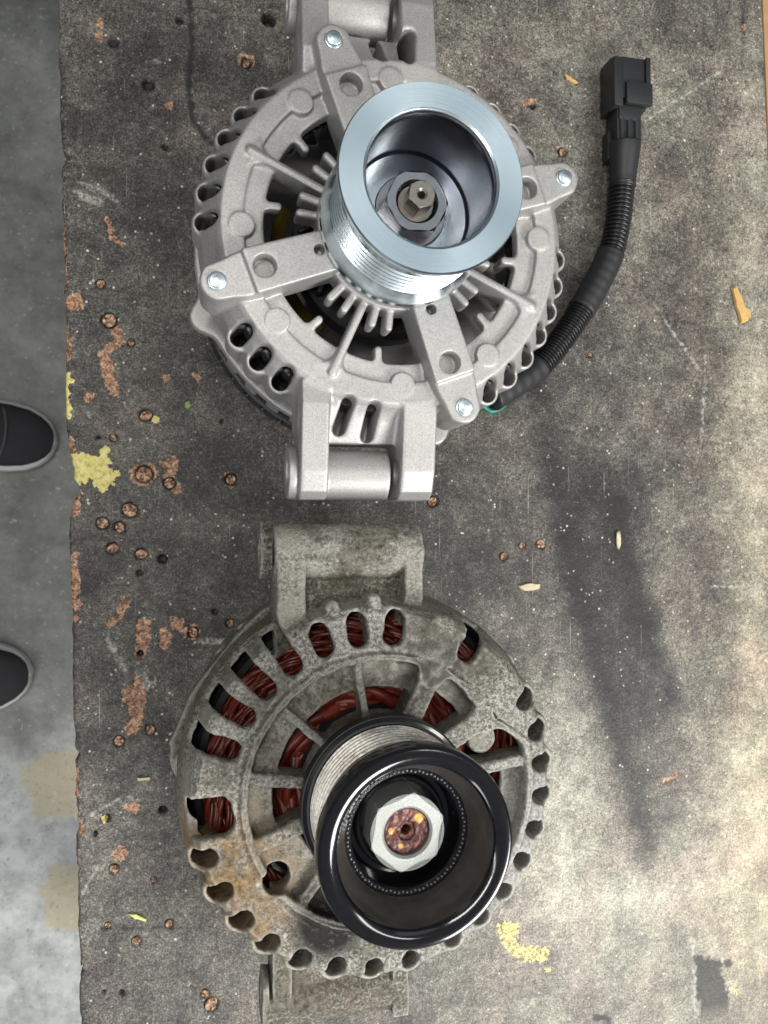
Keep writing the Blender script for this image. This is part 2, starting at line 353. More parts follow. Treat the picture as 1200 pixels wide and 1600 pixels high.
class Grid:
    def __init__(s, x0, x1, y0, y1, z0, z1, h):
        s.h = h; s.o = (x0, y0, z0)
        s.x = np.arange(x0, x1, h, dtype=np.float32); s.y = np.arange(y0, y1, h, dtype=np.float32); s.z = np.arange(z0, z1, h, dtype=np.float32)
        s.X, s.Y = np.meshgrid(s.x, s.y, indexing='ij'); s.R = np.hypot(s.X, s.Y); s.T = np.degrees(np.arctan2(s.Y, s.X))
        s.Z = s.z[None, None, :]; s.f = np.full(s.X.shape+(len(s.z),), 50, np.float32)
    def ext(s, d, z0, z1, r=.8):                       # rounded extrusion of a plan shape
        a = d[:, :, None]+np.float32(r); b = np.abs(s.Z-np.float32((z0+z1)/2))-np.float32((z1-z0)/2-r)
        return np.minimum(np.maximum(a, b), 0)+np.sqrt(np.maximum(a, 0)**2+np.maximum(b, 0)**2)-np.float32(r)
    def rev(s, P, rad=.6):                             # profile (r, z) revolved about z
        rr = np.arange(0, s.R.max()+2, .25, dtype=np.float32); T = poly(rr[:, None]+0*s.z[None], s.z[None]+0*rr[:, None], P)-rad*0
        u = s.R/.25; i = u.astype(int); t = (u-i)[:, :, None]; return T[i]*(1-t)+T[i+1]*t
    def xcyl(s, yc, zc, r, x0, x1, e=.8):              # cylinder lying along x
        a = (np.sqrt((s.Y[:, :, None]-yc)**2+(s.Z-zc)**2)-r+e).astype(np.float32)
        b = (np.abs(s.X[:, :, None]-(x0+x1)/2)-(x1-x0)/2+e).astype(np.float32)
        return np.minimum(np.maximum(a, b), 0)+np.sqrt(np.maximum(a, 0)**2+np.maximum(b, 0)**2)-np.float32(e)
    def add(s, d, k=0.): s.f = smin(s.f, d, k)
    def cut(s, d, k=0.): s.f = smax(s.f, -d, k)
    def mesh(s, name):
        s.f[0] = s.f[-1] = 5; s.f[:, 0] = s.f[:, -1] = 5; s.f[:, :, 0] = s.f[:, :, -1] = 5
        v, q = surface_nets(s.f, s.o, s.h); return mesh_np(name, v, q)
    def rad(s, ang, r0, r1, hw):                       # radial capsule at an angle
        a = math.radians(ang); return cap2(s.X, s.Y, (r0*math.cos(a), r0*math.sin(a)), (r1*math.cos(a), r1*math.sin(a)), hw)
    def loc(s, ang):
        a = math.radians(ang); return s.X*math.cos(a)+s.Y*math.sin(a), -s.X*math.sin(a)+s.Y*math.cos(a)
def wrap(a): return (a+180) % 360-180
ARMS = [20.6, 110.6, 200.6, 290.6]
NA = (82.7, 126.5); OB = (73.4, -112.9)
SLOTS = [w for w in [ar+14.4+9*k for ar in (20.6, 110.6, 200.6, 290.6) for k in range(7)] if not (65 < w < 126 or 238 < w < 272)]
def new_front():
    g = Grid(-96, 96, -121, 121, 60, 103.5, .68)
    g.add(g.rev([(65.8, 84), (65.8, 93), (74.8, 93), (76.6, 91.3), (80.2, 86), (83, 80), (84, 72), (84.3, 62), (82.2, 62), (81.6, 74), (78.5, 82), (74.5, 87), (70, 84)]))
    pad = np.maximum(g.R-67, 57.2-g.R)
    rel = (g.T-20.6+45) % 90-45; U = g.R*np.cos(np.radians(rel)); V = g.R*np.sin(np.radians(rel))
    A = np.radians
    for s in (1, -1):
        b = cap2(U, V, (51.8*math.cos(A(29)), s*51.8*math.sin(A(29))), (60*math.cos(A(28)), s*60*math.sin(A(28))), 1.7); pad = smin(pad, b, 2.5)
    # web of the recessed pads next to the arms, narrowing towards the hub
    g.add(g.ext(pad.astype(np.float32), 84, 90.3, .9), .8)
    d = np.full(g.R.shape, 50, np.float32)
    for s in (1, -1): d = np.minimum(d, circ(U, V, (66.5*math.cos(A(18.4)), s*66.5*math.sin(A(18.4))), 5.4))
    g.add(g.ext(d, 84, 93.5, .5), .3)
    U4 = g.R*np.cos(A(((g.T-65.6+45) % 90)-45)); V4 = g.R*np.sin(A(((g.T-65.6+45) % 90)-45))
    rib = cap2(U4, V4, (30, 0), (69, 0), 1.75); g.add(g.ext(rib, 80, 94.6, 1.2), 1.6)
    fork = np.minimum(poly(U4, V4, [(61, -1), (61, 1), (68, 6), (68, -6)]), 50); g.add(g.ext(fork, 84, 93, .8), 1.5)
    fin = np.full(g.R.shape, 50, np.float32)
    for a in (9, 19):
        for s in (1, -1): fin = np.minimum(fin, cap2(U4, V4, (31*math.cos(A(a)), s*31*math.sin(A(a))), (42.6*math.cos(A(a)), s*42.6*math.sin(A(a))), 1.75))
    g.add(g.ext(fin, 84, 95, 1.3), .8)
    g.add(g.ext((g.R-35.2).astype(np.float32), 82, 96.3, 1), 1.)
    arm = poly(U, V, [(28, -7.3), (68.3, -9.4), (68.3, 9.9), (28, 10.2)])
    ear = poly(U, V, [(62, -9.6), (72, -9.0), (84.5, -6.6), (87, -3), (87.8, 0), (87, 3), (84.5, 6.6), (72, 9.6), (62, 10)])
    hub = circ(U, V, (81.7, 0), 6.6)
    g.add(g.ext(smin(ear, hub, 3), 72, 98.9, 1.3), 1.2); g.add(g.ext(arm, 82, 101, .9), .4)
    g.cut(g.ext(circ(U, V, (61.5, 0), 4.7), 94, 110, .5), .6); g.cut(g.ext(circ(U, V, (37.5, 0), 2.3), 94, 110, .3), .4)
    g.cut(g.ext(circ(U, V, (81.7, 0), 3.6), 97.6, 110, .3), .4)
    # mounting brackets above and below
    for sy in (1, -1):
        yy = g.Y*sy
        web = poly(g.X, yy, [(-42, 62), (-42, 84), (-36, 91.5), (10, 91.5), (19.5, 86), (19.5, 62)]); w3 = np.maximum(g.ext(web, 63, 89, 1.5), (g.Z-(90.5-(yy[:, :, None]-74)*.62))*.85)
        keep = (68-g.R)[:, :, None]; g.add(np.maximum(w3, keep), 2.)
        for x0, x1 in ((-41.5, -29.3), (2.8, 18.3)):
            # arm profile in the y-z plane
            p = poly(yy[:, :, None]+0*g.Z, g.Z+0*yy[:, :, None], [(66, 63), (66, 92), (76, 93.4), (104, 89.5), (113, 86), (116.5, 81), (116.5, 63)])+1.
            b = (np.abs(g.X-(x0+x1)/2)-(x1-x0)/2+1.)[:, :, None]
            a3 = np.minimum(np.maximum(p, b), 0)+np.sqrt(np.maximum(p, 0)**2+np.maximum(b, 0)**2)-1.
            g.add(np.maximum(a3, keep), 2.2)
        g.add(g.xcyl(sy*105.2, 73, 11.2, -44.8, -.5), .8); g.add(g.xcyl(sy*104.5, 74.5, 11.6, -46, -42), .3)
        g.cut(g.xcyl(sy*104.5, 76.5, 6.3, -60, -38), .5); g.cut(g.xcyl(sy*104.5, 79.5, 5.6, 1, 14), .5)
    lob = np.full(g.R.shape, 50, np.float32)
    for a in SLOTS: lob = np.minimum(lob, circ(g.X, g.Y, (80.6*math.cos(A(a)), 80.6*math.sin(A(a))), 6.3))
    g.add(g.ext(lob, 60.5, 80, 1.6), 1.2)
    for a in SLOTS: g.cut(g.ext(g.rad(a, 79.5, 81.6, 3.8), 55, 112, .8), .9)
    for a in (-105.5, -97, 86, 94.5): g.cut(g.ext(g.rad(a, 77.6, 88.5, 2.9), 66, 99, .6), 1.4)
    g.cut(g.ext((g.R-8).astype(np.float32), 70, 110, .2))
    return g.mesh('front_housing')
def new_rear():
    g = Grid(-98, 98, -98, 98, 12, 52, 1.05)
    ear = np.full(g.R.shape, 50, np.float32)
    for a in ARMS: ear = np.minimum(ear, g.rad(a, 60, 87, 6.5))
    fl = smin((g.R-86).astype(np.float32), ear, 8)
    g.add(g.ext(fl, 43, 50, 1.)); g.add(g.ext((g.R-83).astype(np.float32), 14, 47, 2), 2)
    for k in range(36): g.cut(g.ext(g.rad(k*10, 78, 99, 3.1), 8, 40, 1), 1)
    g.cut(g.ext((g.R-76).astype(np.float32), 20, 60, 1))
    return g.mesh('rear_housing')
def copies(proto, parent, angs, r, z, tilt=None):
    out = []
    for i, a in enumerate(angs):
        o = proto if i == 0 else proto.copy()
        if i: COL.objects.link(o)
        o.parent = parent; t = math.radians(a); o.location = (r*math.cos(t)*MM, r*math.sin(t)*MM, z*MM); o.rotation_euler = (0, 0, t); out.append(o)
    return out
def vgroove(r0, r1, z0, z1, n):
    p = (z1-z0)/n; out = []
    for i in range(n): out += [(r0, z0+p*i+.35*p*.3), (r1, z0+p*(i+.42)), (r1, z0+p*(i+.58)), (r0, z0+p*(i+.9))]
    return out
def hexpts(R, a0): return [(R*math.cos(math.radians(a0+60*i)), R*math.sin(math.radians(a0+60*i))) for i in range(6)]
def hexnut(name, R, a0, z0, z1, hole, chamf, mat, parent):
    n = 96; bm = bmesh.new(); rows = []
    def hr(t): q = (math.degrees(t)-a0) % 60; return R*math.cos(math.radians(30))/math.cos(math.radians(q-30))
    prof = [('h', 0, z0), ('h', 0, z1-2.6), ('c', 0, z1), ('r', hole+.8, z1), ('r', hole, z1-.8), ('r', hole, z0)]
    for kind, rr, z in prof:
        row = []
        for i in range(n):
            t = 2*math.pi*i/n; h = hr(t)
            if kind == 'h': r = h; zz = z if z == z0 else z1-(h-chamf)*.62
            elif kind == 'c': r = chamf; zz = z1
            else: r = rr; zz = z
            row.append(bm.verts.new((r*math.cos(t), r*math.sin(t), zz)))
        rows.append(row)
    rows.append(rows[0])
    for a, b in zip(rows, rows[1:]):
        for i in range(n): bm.faces.new((a[i], a[(i+1) % n], b[(i+1) % n], b[i]))
    return link(name, bm_mesh(name, bm, 22), mat, parent)
def strands(name, r, z, amp, rr, n, mat, parent, seed, cyc=34):
    rg = np.random.default_rng(seed); V = []; Fc = []; base = 0
    for k in range(n):
        t = np.linspace(0, 2*np.pi, 361)[:-1]; ph = rg.uniform(0, 6.28); q = k/n
        rad = r+amp*np.cos(6.28*q)*.9+amp*.22*np.sin(cyc*t+ph); zz = z+amp*.75*np.sin(6.28*q)+amp*.22*np.cos(cyc*t+ph)
        P = np.stack([rad*np.cos(t), rad*np.sin(t), zz], 1); m = len(P); a = np.arange(5)*2*np.pi/5
        er = np.stack([np.cos(t), np.sin(t), 0*t], 1)
        v = P[:, None]+rr*(np.cos(a)[None, :, None]*er[:, None]+np.sin(a)[None, :, None]*np.array([0, 0, 1.]))
        i, j = np.meshgrid(np.arange(m), np.arange(5), indexing='ij')
        Fc.append(base+np.stack([i*5+j, ((i+1) % m)*5+j, ((i+1) % m)*5+(j+1) % 5, i*5+(j+1) % 5], -1).reshape(-1, 4)); V.append(v.reshape(-1, 3)); base += m*5
    o = link(name, mesh_np(name, np.vstack(V), np.vstack(Fc)), mat, parent); return o
def bolt(name, parent, z, mat, r=3.3):
    bm = prism([(r*math.cos(i*math.pi/12), r*math.sin(i*math.pi/12)) for i in range(24)], z-3, z, .45)
    bmesh.ops.transform(bm, matrix=Matrix.Rotation(.3, 4, 'Z'), verts=bm.verts)
    prism([(1.15*r*math.cos(i*math.pi/12), 1.15*r*math.sin(i*math.pi/12)) for i in range(24)], z-3.2, z-1.6, .3, bm)
    prism([(1.9*math.cos(i*math.pi/3), 1.9*math.sin(i*math.pi/3)) for i in range(6)], z-.5, z+.12, .1, bm)
    return link(name, bm_mesh(name, bm, 30), mat, parent)
# ================================================================== the new alternator
alt = empty('alternator', (NA[0], NA[1], 0), 'clean new silver aluminium alternator with shiny zinc pulley, at the top of the bench', 'alternator')
link('front_housing', new_front(), 'cast', alt)
link('rear_housing', new_rear(), 'cast', alt)
lathe('stator_core', [(70, 48), (81.5, 48)]+[(81.5-.5*(i % 2), 49+i*.6) for i in range(24)]+[(81.5, 64), (70, 64)], 'blackmetal', alt)
cov = Grid(-92, 92, -92, 92, -1, 17, 1.3); cov.add(cov.ext((cov.R-84.5).astype(np.float32), 0, 15.5, 1.5))
for k in range(48): cov.cut(cov.ext(cov.rad(k*7.5, 82, 95, 1.6), 2, 13, .5), .6)
link('end_cover', cov.mesh('end_cover'), 'plastic', alt)
lathe('rotor', [(0, 56), (41, 56), (42.5, 60), (42.5, 72), (40, 74), (30, 75), (0, 75)], 'blackmetal', alt, closed=False)
bm = bmesh.new()
for k in range(9):
    mt = Matrix.Rotation(math.radians(k*40+8), 4, 'Z')@Matrix.Translation((32, 0, 0))@Matrix.Rotation(.7, 4, 'Z')
    prism(boxp(-11, 11, -.9, .9), 74, 81, .3, bm, mt)
link('fan_blades', bm_mesh('fan_blades', bm, 30), 'blackmetal', alt)
strands('stator_winding', 68, 73, 6, 1.6, 26, 'blackpin', alt, 3)
lathe('insulation_band', [(46, 66), (49, 68), (52, 66), (52, 60), (46, 60)], 'varn', alt)
_v = [o_ for o_ in alt.children if o_.name.startswith('insulation_band')][0]; bm = bmesh.new(); bm.from_mesh(_v.data)
bmesh.ops.delete(bm, geom=[f for f in bm.faces if not 160 < math.degrees(math.atan2(f.calc_center_median().y, f.calc_center_median().x)) % 360 < 232], context='FACES'); bm.to_mesh(_v.data); bm.free()
lathe('slot_shade_ring', [(72.2, 58), (72.2, 82.4), (73.6, 82.4), (76.5, 66), (80.8, 63.5), (80.8, 62), (76, 58)], 'blackpin', alt)  # black ring added behind the slots to paint their inner shade
pin = prism(boxp(-2.8, 2.8, -2.6, 2.6), 64, 83, 1.3, seg=3)
pm = bm_mesh('winding_end', pin, 30); pm.materials.append(M['blackpin'])
angs = SLOTS+[-105.5, -97, 86, 94.5]
pobj = bpy.data.objects.new('winding_end', pm); COL.objects.link(pobj); copies(pobj, alt, angs, 75.2, 0)
b0 = bolt('ear_bolt', alt, 100.6, 'bolt'); copies(b0, alt, ARMS, 81.7, 0)
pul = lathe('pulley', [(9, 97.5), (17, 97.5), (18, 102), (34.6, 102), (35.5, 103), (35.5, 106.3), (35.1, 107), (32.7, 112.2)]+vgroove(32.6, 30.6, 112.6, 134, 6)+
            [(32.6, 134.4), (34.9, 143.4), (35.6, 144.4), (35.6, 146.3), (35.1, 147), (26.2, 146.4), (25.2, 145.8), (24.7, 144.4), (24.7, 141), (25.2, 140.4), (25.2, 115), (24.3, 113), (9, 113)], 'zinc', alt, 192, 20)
pul.data.materials.append(M['zincshade'])
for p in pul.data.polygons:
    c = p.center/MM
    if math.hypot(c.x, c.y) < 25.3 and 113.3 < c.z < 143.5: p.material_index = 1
lathe('washer', [(9, 113.05), (14.6, 113.05), (15, 113.5), (15, 115), (14.5, 115.6), (9, 115.6)], 'steel', alt)
hexnut('pulley_nut', 13.2, 3, 115.7, 125.5, 7.9, 12.1, 'steel', alt)
sh = lathe('shaft', [(0, 97), (7.7, 97)]+[(7.7-.5*(i % 2), 112+i*.6) for i in range(18)]+[(7.2, 123), (4.5, 123), (0, 123)], 'shaft', alt, 96, 28, closed=False)
hexnut('shaft_tip', 5.7, 20, 122.9, 132.5, 1.5, 5.0, 'shaft', alt)
lathe('bearing_cover', [(8, 97), (12, 97), (12, 98.2), (8, 98.2)], 'blackmetal', alt)
# ================================================================== the old alternator
OR_SLOTS = [161, 148.5, 136.5, 124, 111, 98, 84.7]
def old_front():
    g = Grid(-96, 96, -98, 116, 60, 101.7, .68); rg = random.Random(5)
    A = np.radians; T = g.T
    rin = 55.+11*np.clip((20-np.abs(wrap(T+22)-0)+30)/14, 0, 1)           # ring opens wider on the right
    prof = g.rev([(40, 94), (40, 100), (74.6, 100), (77.5, 97), (79.5, 90), (83, 80), (83.8, 64), (81.6, 64), (80.8, 79), (77, 90), (73, 94)])
    g.add(smax(prof, (rin-g.R)[:, :, None].astype(np.float32), 1.2))
    g.add(g.ext((np.abs(g.R-rin-1.4)-1.3).astype(np.float32), 92, 101.0, 1.1), 1.)
    def sector(a0, a1, r0, r1):
        mid = (a0+a1)/2; hw = (a1-a0)/2; w = (np.abs(wrap(T-mid))-hw)*np.pi/180*g.R
        return smax(smax(w, g.R-r1, 3.), r0-g.R, 4.).astype(np.float32)
    for a0, a1, r0, r1, z in ((138, 171, 43.5, 57, 93.5), (100, 138, 42.5, 57, 93.5), (64, 100, 42.5, 57, 93.5), (32, 64, 47, 58, 92.5), (171, 200, 44.5, 58, 93.5), (-62, 7, 57, 68, 92.5)):
        g.add(g.ext(sector(a0-1, a1+1, r0, r1), 89, z, 1.2), 1.2)
    g.add(g.ext(sector(199, 234, 37, 60, ), 86, 95.2, 1.5), 1.8); g.add(g.ext(sector(232, 268, 41, 64), 84, 92.5, 2), 1.5)
    g.add(g.ext(circ(g.X, g.Y, (47, 17.5), 6.5), 86, 95.5, 2), 3)
    g.cut(g.ext(circ(g.X, g.Y, (-43.2, -32.6), 5.8), 60, 110, .6), 1.)
    for ang, hw, z in ((100.3, 1.6, 98.8), (138.5, 1.8, 98.8), (170.5, 2.5, 99), (200, 3.2, 99), (64.5, 4.4, 99.6), (31, 4.6, 99.6), (7, 2.6, 99), (-127, 2.4, 99), (-93, 2.2, 98), (-60, 3, 98), (-28, 2, 98)):
        g.add(g.ext(g.rad(ang, 27, 59 if not -62 < ang < 20 else 67, hw), 84, z, 1.4), 2.2)
    for ang in (64.5, 31): g.add(g.ext(g.rad(ang, 54, 66, 6.5), 90, 100.8, 1.6), 3)
    g.cut(np.hypot((g.R-rin-3.6)[:, :, None], g.Z-100.2).astype(np.float32)-.75, .4)
    g.add(g.ext((g.R-31.5).astype(np.float32), 84, 99.3, 1), 1.5)
    # upper bracket
    up = poly(g.X, g.Y, [(-42.5, 50), (-42.5, 100), (20.5, 100), (20.5, 50)]); keep = (69-g.R)[:, :, None]
    g.add(np.maximum(g.ext(up, 63, 84.5, 1.2), keep), 2.)
    for x0, x1 in ((-42.5, -30.5), (12.5, 20.8)):
        g.add(np.maximum(g.ext(poly(g.X, g.Y, [(x0, 55), (x0, 103), (x1, 103), (x1, 55)]), 63, 94, 1.6), keep), 2.4)
    g.add(g.xcyl(100.3, 82, 12., -43.3, 21.2, 1.5), 1.2); g.cut(g.xcyl(100.3, 82, 6, -60, -30), .5)
    g.add(g.xcyl(101, 70, 13., -48.5, -43, 1.), .5); g.cut(g.xcyl(101, 74, 6, -60, -30), .5)
    # bosses of the through bolts
    for a in (57, ): pass
    g.add(g.ext(g.rad(68, 62, 72, 6.5), 84, 100.6, 2.5), 3)
    g.add(g.ext(g.rad(41.5, 60, 66, 6.), 84, 100.8, 2.5), 3)
    for a in (104.4, 91.4): g.add(g.ext(g.rad(a, 62, 80, 2.9), 80, 98.5, 2.2), 2.2)
    for a in OR_SLOTS: g.cut(g.ext(g.rad(a, 65.3, 96 if a > 115 else 71.6, 4.3), 83.5 if a > 115 else 60, 112, 1.), 2.4)
    g.cut(g.ext(g.rad(55.5, 68.5, 96, 4.2), 83.5, 112, 1.), 2.4)
    g.cut(g.ext(g.rad(-178.5, 66, 74, 4.6), 60, 112, 1.), 2.4); g.cut(g.ext(g.rad(-174, 66, 96, 5.6), 93, 112, 1.5), 2.)
    RS = (27.5, 16, 4.7, -6.5, -18, -29.5, -41, -52.5, -64); BS = (-163.5, -151.5, -140, -128.5, -116.5, -104.5, -92, -79.5)
    lob = np.full(g.R.shape, 50, np.float32)
    for a in RS+BS: lob = np.minimum(lob, circ(g.X, g.Y, (75.2*math.cos(A(a)), 75.2*math.sin(A(a))), 6.9))
    sec = (np.abs(wrap(T+67))-99)*1.2; ring2 = (g.R-78.6).astype(np.float32)
    # the outer wall is drawn in between the pockets
    g.f = np.where((sec < 0)[:, :, None] & (g.Z > 66), smax(g.f, np.minimum((g.R-77.6)[:, :, None], lob[:, :, None]).astype(np.float32), 1.5), g.f)
    g.add(g.ext(lob, 66, 94, 2.5), 2.2)
    for a in RS+BS: g.cut(g.ext(g.rad(a, 73.2, 76.4, 3.8), 58, 112, .8), 1.6)
    for a in () and (27.5, 16, 4.7, -6.5, -18, -29.5, -41, -52.5, -64): g.cut(g.ext(g.rad(a, 74.2, 97, 4.0), 68, 112, 1), 1.8)
    for a in (): g.cut(g.ext(g.rad(a, 73.0, 97, 4.5), 70, 112, 1), 2.)
    g.cut(g.ext((g.R-8).astype(np.float32), 60, 110, .2))
    n = noise2(g.X, g.Y, 4, 3)*.22+noise2(g.X, g.Y, 1.7, 4)*.16
    g.f = g.f+n[:, :, None].astype(np.float32)
    return g.mesh('front_housing')
def old_rear():
    g = Grid(-100, 98, -128, 98, -1, 59, 1.1); keep = (60-g.R)[:, :, None]
    fl = (g.R-84.5-1.2*np.cos(np.radians(g.T*9))).astype(np.float32)
    ear = np.minimum(g.rad(176, 60, 80.5, 6.5), g.rad(30, 60, 84, 6.5))
    ear = smin(ear, poly(g.X, g.Y, [(-60, 33), (-74, 35), (-87.5, 14), (-84, 5), (-60, 0)]), 4)
    g.add(g.ext(smin(fl, ear, 4), 48, 56.5, 1.5)); g.add(g.ext((g.R-80).astype(np.float32), 0, 50, 2), 2)
    for x0, x1 in ((-41, -32), (16, 23.5)):
        g.add(np.maximum(g.ext(poly(g.X, g.Y, [(x0, -60), (x0, -122.5), (x1, -122.5), (x1, -60)]), 36, 68 if x0 < 0 else 66, 1.3), keep), 1.5)
    g.add(np.maximum(g.ext(poly(g.X, g.Y, [(-41, -60), (-41, -104), (23, -104), (23, -60)]), 36, 54, 1.3), keep), 1.5)
    g.add(g.xcyl(-111.5, 45, 12.5, -43.5, 24, 1.2), .6); g.add(g.xcyl(-111, 47, 14, -45.5, -42.5, .8), .3)
    g.cut(g.xcyl(-111, 49, 6, -60, -43.5), .4)
    for k in range(30): g.cut(g.ext(g.rad(k*12, 76, 99, 3.2), 8, 38, 1), 1)
    g.cut(g.ext((g.R-74).astype(np.float32), 20, 80, 1))
    g.f = g.f+(noise2(g.X, g.Y, 5, 8)*.35)[:, :, None].astype(np.float32)
    return g.mesh('rear_housing')
old = empty('alternator', (OB[0], OB[1], 0), 'dirty corroded used alternator with glossy black pulley and red windings, at the bottom', 'alternator')
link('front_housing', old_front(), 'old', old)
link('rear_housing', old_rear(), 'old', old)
lathe('stator_core', [(66, 54), (82, 54)]+[(82-.5*(i % 2), 55+i*.6) for i in range(18)]+[(82, 66), (79.6, 67), (76, 80), (73.6, 82), (72.6, 80), (72.6, 60)], 'blackmetal', old)  # core with an added black upper wall that darkens the pockets like shade
strands('stator_winding', 65, 76, 7, 1.15, 46, 'red', old, 5, 15)
strands('field_coil', 38, 70, 8, 2.6, 30, 'red2', old, 9, 7)
lathe('rotor', [(0, 50), (58, 50), (58, 62), (50, 66), (36, 70), (26, 84), (0, 84)], 'blackmetal', old, closed=False)
ob = bolt('through_bolt', old, 60.5, 'old', 4.2); copies(ob, old, [176], 80.5, 0)
lathe('pulley', [(9, 99.5), (16, 99.5), (18, 108), (34.2, 108), (35, 109), (35, 114.6), (34.4, 115.3), (32.4, 115.8), (31.2, 117), (29.4, 118), (29.4, 142), (32, 143.2), (34.4, 147), (35.1, 150), (35.4, 153), (35.4, 155.4), (35.0, 156.8), (34.0, 157.7), (32.3, 158), (30.4, 157.7), (28.9, 156.7), (28.1, 155.2), (27.7, 153),
      (26.2, 150), (24, 145), (23.2, 143.2), (22.8, 142.5), (21.2, 142.2), (20.6, 141.4), (20.2, 132), (19.6, 131), (17.8, 130.8), (17.4, 132.6), (16.8, 133.2), (15.8, 133.2), (15.2, 132.6), (15, 128), (9, 128)], 'gloss', old, 192, 26)
_p = [o_ for o_ in old.children if o_.name.startswith('pulley') and 'nut' not in o_.name][0]; _p.data.materials.append(M['bowl'])
for p in _p.data.polygons:
    c = p.center/MM
    if math.hypot(c.x, c.y) < 27.9 and 142.9 < c.z < 155: p.material_index = 1
lathe('rear_flange_ring', [(32.3, 116), (35.15, 114.7), (35.25, 109), (35.1, 108.2), (34.5, 108.2), (34.5, 115)], 'rubber', old, 160)
lathe('grooved_band', [(30, 116.2)]+vgroove(32, 29.8, 116.6, 139.5, 7)+[(32, 139.8), (32.4, 143), (30, 143)], 'band', old, 192, 20)
_b = [o_ for o_ in old.children if o_.name.startswith('grooved_band')][0]; _b.data.materials.append(M['rubber'])
for p in _b.data.polygons:
    c = p.center/MM
    if math.hypot(c.x, c.y) < 30.3 and 116.5 < c.z < 139.6: p.material_index = 1
M['glint'] = m_plain('glinting_black_knurl', (.16, .16, .17), .25, .6, .3, 300)  # knurl dots lightened, their glints painted into the colour
bm = bmesh.new()
for k in range(88):
    a = 2*math.pi*k/88; rr = 22+.25*math.sin(k*2.1); bmesh.ops.create_icosphere(bm, subdivisions=1, radius=.6, matrix=Matrix.Translation((rr*math.cos(a), rr*math.sin(a), 142.4+.15*math.sin(k*1.3))))
link('knurled_ring', bm_mesh('knurled_ring', bm, 180), 'glint', old)
hexnut('pulley_nut', 14.6, 20, 128.1, 143.5, 8.7, 13.9, 'wornnut', old)
rs = Grid(-9.4, 9.4, -9.4, 9.4, 128, 143, .3); d = (rs.R-8.6).astype(np.float32); rs.add(rs.ext(d, 129, 141.6, .6))
rs.cut(rs.ext((rs.R-3.4).astype(np.float32), 140.6, 150, .3), .8); rs.cut(rs.ext((rs.R-1.5).astype(np.float32), 131, 150, .2), 1.)
rs.f += (noise2(rs.X, rs.Y, 1.6, 2)*.25+noise2(rs.X, rs.Y, .8, 5)*.12)[:, :, None].astype(np.float32)
link('shaft', rs.mesh('shaft'), 'rust', old)
# ================================================================== wiring harness
hz = 9.0
def P3(u, v, z=hz): x, y = at(u, v, z); return (x, y, z)
har = empty('wiring_harness', P3(880, 520, 0), 'black corrugated wiring harness with plug lying on the bench right of the new alternator', 'cable')
hc = np.array(har.location)/MM
path = catmull([P3(768, 622, 14), P3(800, 602, 12), P3(842, 572, 9), P3(882, 524), P3(912, 478), P3(936, 436), P3(955, 393), P3(966, 345), P3(972, 290), P3(975, 250)], .3)-hc
L_ = np.concatenate([[0], np.cumsum(np.linalg.norm(np.diff(path, axis=0), axis=1))])
def s_at(u, v, z=hz): q = np.array(P3(u, v, z))-hc; return L_[np.argmin(np.linalg.norm(path-q, axis=1))]
def seg(a, b): m = (L_ >= a) & (L_ <= b); return path[m], L_[m]
sa, sb, sc, sd, se = s_at(843, 571), s_at(908, 484), s_at(955, 393), s_at(972, 292), L_[-1]
def corr(a, b, pitch): p, l = seg(a, b); q = (l % pitch)/pitch; return p, 7.5-1.7*(np.clip(np.abs(q-.5)*4-.55, 0, 1))
for a, b, pt in ((sa-2, sb+2, 1.95), (sc-2, sd+2, 2.6)):
    p, r = corr(a, b, pt); link('corrugated_conduit', sweep('corrugated_conduit', p, r, 32), 'conduit', har)
p, l = seg(0, sa); link('tape_wrap', sweep('tape_wrap', p[::4], 7.9+.12*np.sin(l[::4]*.9)+.0*l[::4], 32), 'tape', har)
p, l = seg(sb, sc); link('tape_wrap', sweep('tape_wrap', p[::4], 8.1+.1*np.sin(l[::4]*1.1), 32), 'tape', har)
A1 = np.array(P3(973, 292, 9))-hc; A2 = np.array(P3(976, 224, 11))-hc
q = np.linspace(0, 1, 24)[:, None]; pp = A1*(1-q)+A2*q; link('heat_shrink_sleeve', sweep('heat_shrink_sleeve', pp, 7.6+1.7*np.clip(q[:, 0]*1.6-.35, 0, 1), 32, .95), 'tape', har)
d = A2-A1; an = math.atan2(d[1], d[0])-math.pi/2+.02
CM = Matrix.Translation(Vector(A2)+Vector((1.6, -.5, -11)))@Matrix.Rotation(an, 4, 'Z')@Matrix.Diagonal((.97, 1.02, .74, 1))
con = bpy.data.objects.new('connector', None)
def conbox(parts, bev=.5):
    bm = bmesh.new()
    for (x0, x1, y0, y1, z0, z1) in parts: prism(boxp(x0, x1, y0, y1), z0, z1, bev, bm)
    return bm
bm = conbox([(-8.6, 7.6, -2, 21, 3, 19.5), (-7.6, 7.0, 12, 20.5, 4, 21), (-11.5, 12.2, 20, 48, 2, 18)])
prism(boxp(-11.9, -6.2, 18.6, 46.5), 2, 24, .6, bm); prism(boxp(-5.6, 9.2, 24, 47.5), 17, 22.4, .4, bm); prism(boxp(9.4, 12.4, 21, 48), 2, 24.2, .5, bm)
prism(boxp(-11.4, -8.2, -8.5, 8), 3, 12, .5, bm)
for k in range(3):
    for i in range(1): bmesh.ops.create_cone(bm, cap_ends=True, segments=20, radius1=2.5, radius2=2.5, depth=13.5, matrix=Matrix.Translation((-4.9+4.9*k, 6, 18.8))@Matrix.Rotation(math.pi/2, 4, 'X'))
bmesh.ops.transform(bm, matrix=CM, verts=bm.verts)
co = link('connector', bm_mesh('connector', bm, 30), 'plastic', har)
bm = prism(boxp(-4.4, 12.9, 20.2, 32.5), 21, 25.5, .5); bmesh.ops.create_icosphere(bm, subdivisions=2, radius=.6, matrix=Matrix.Translation((4, 28, 25.4)))
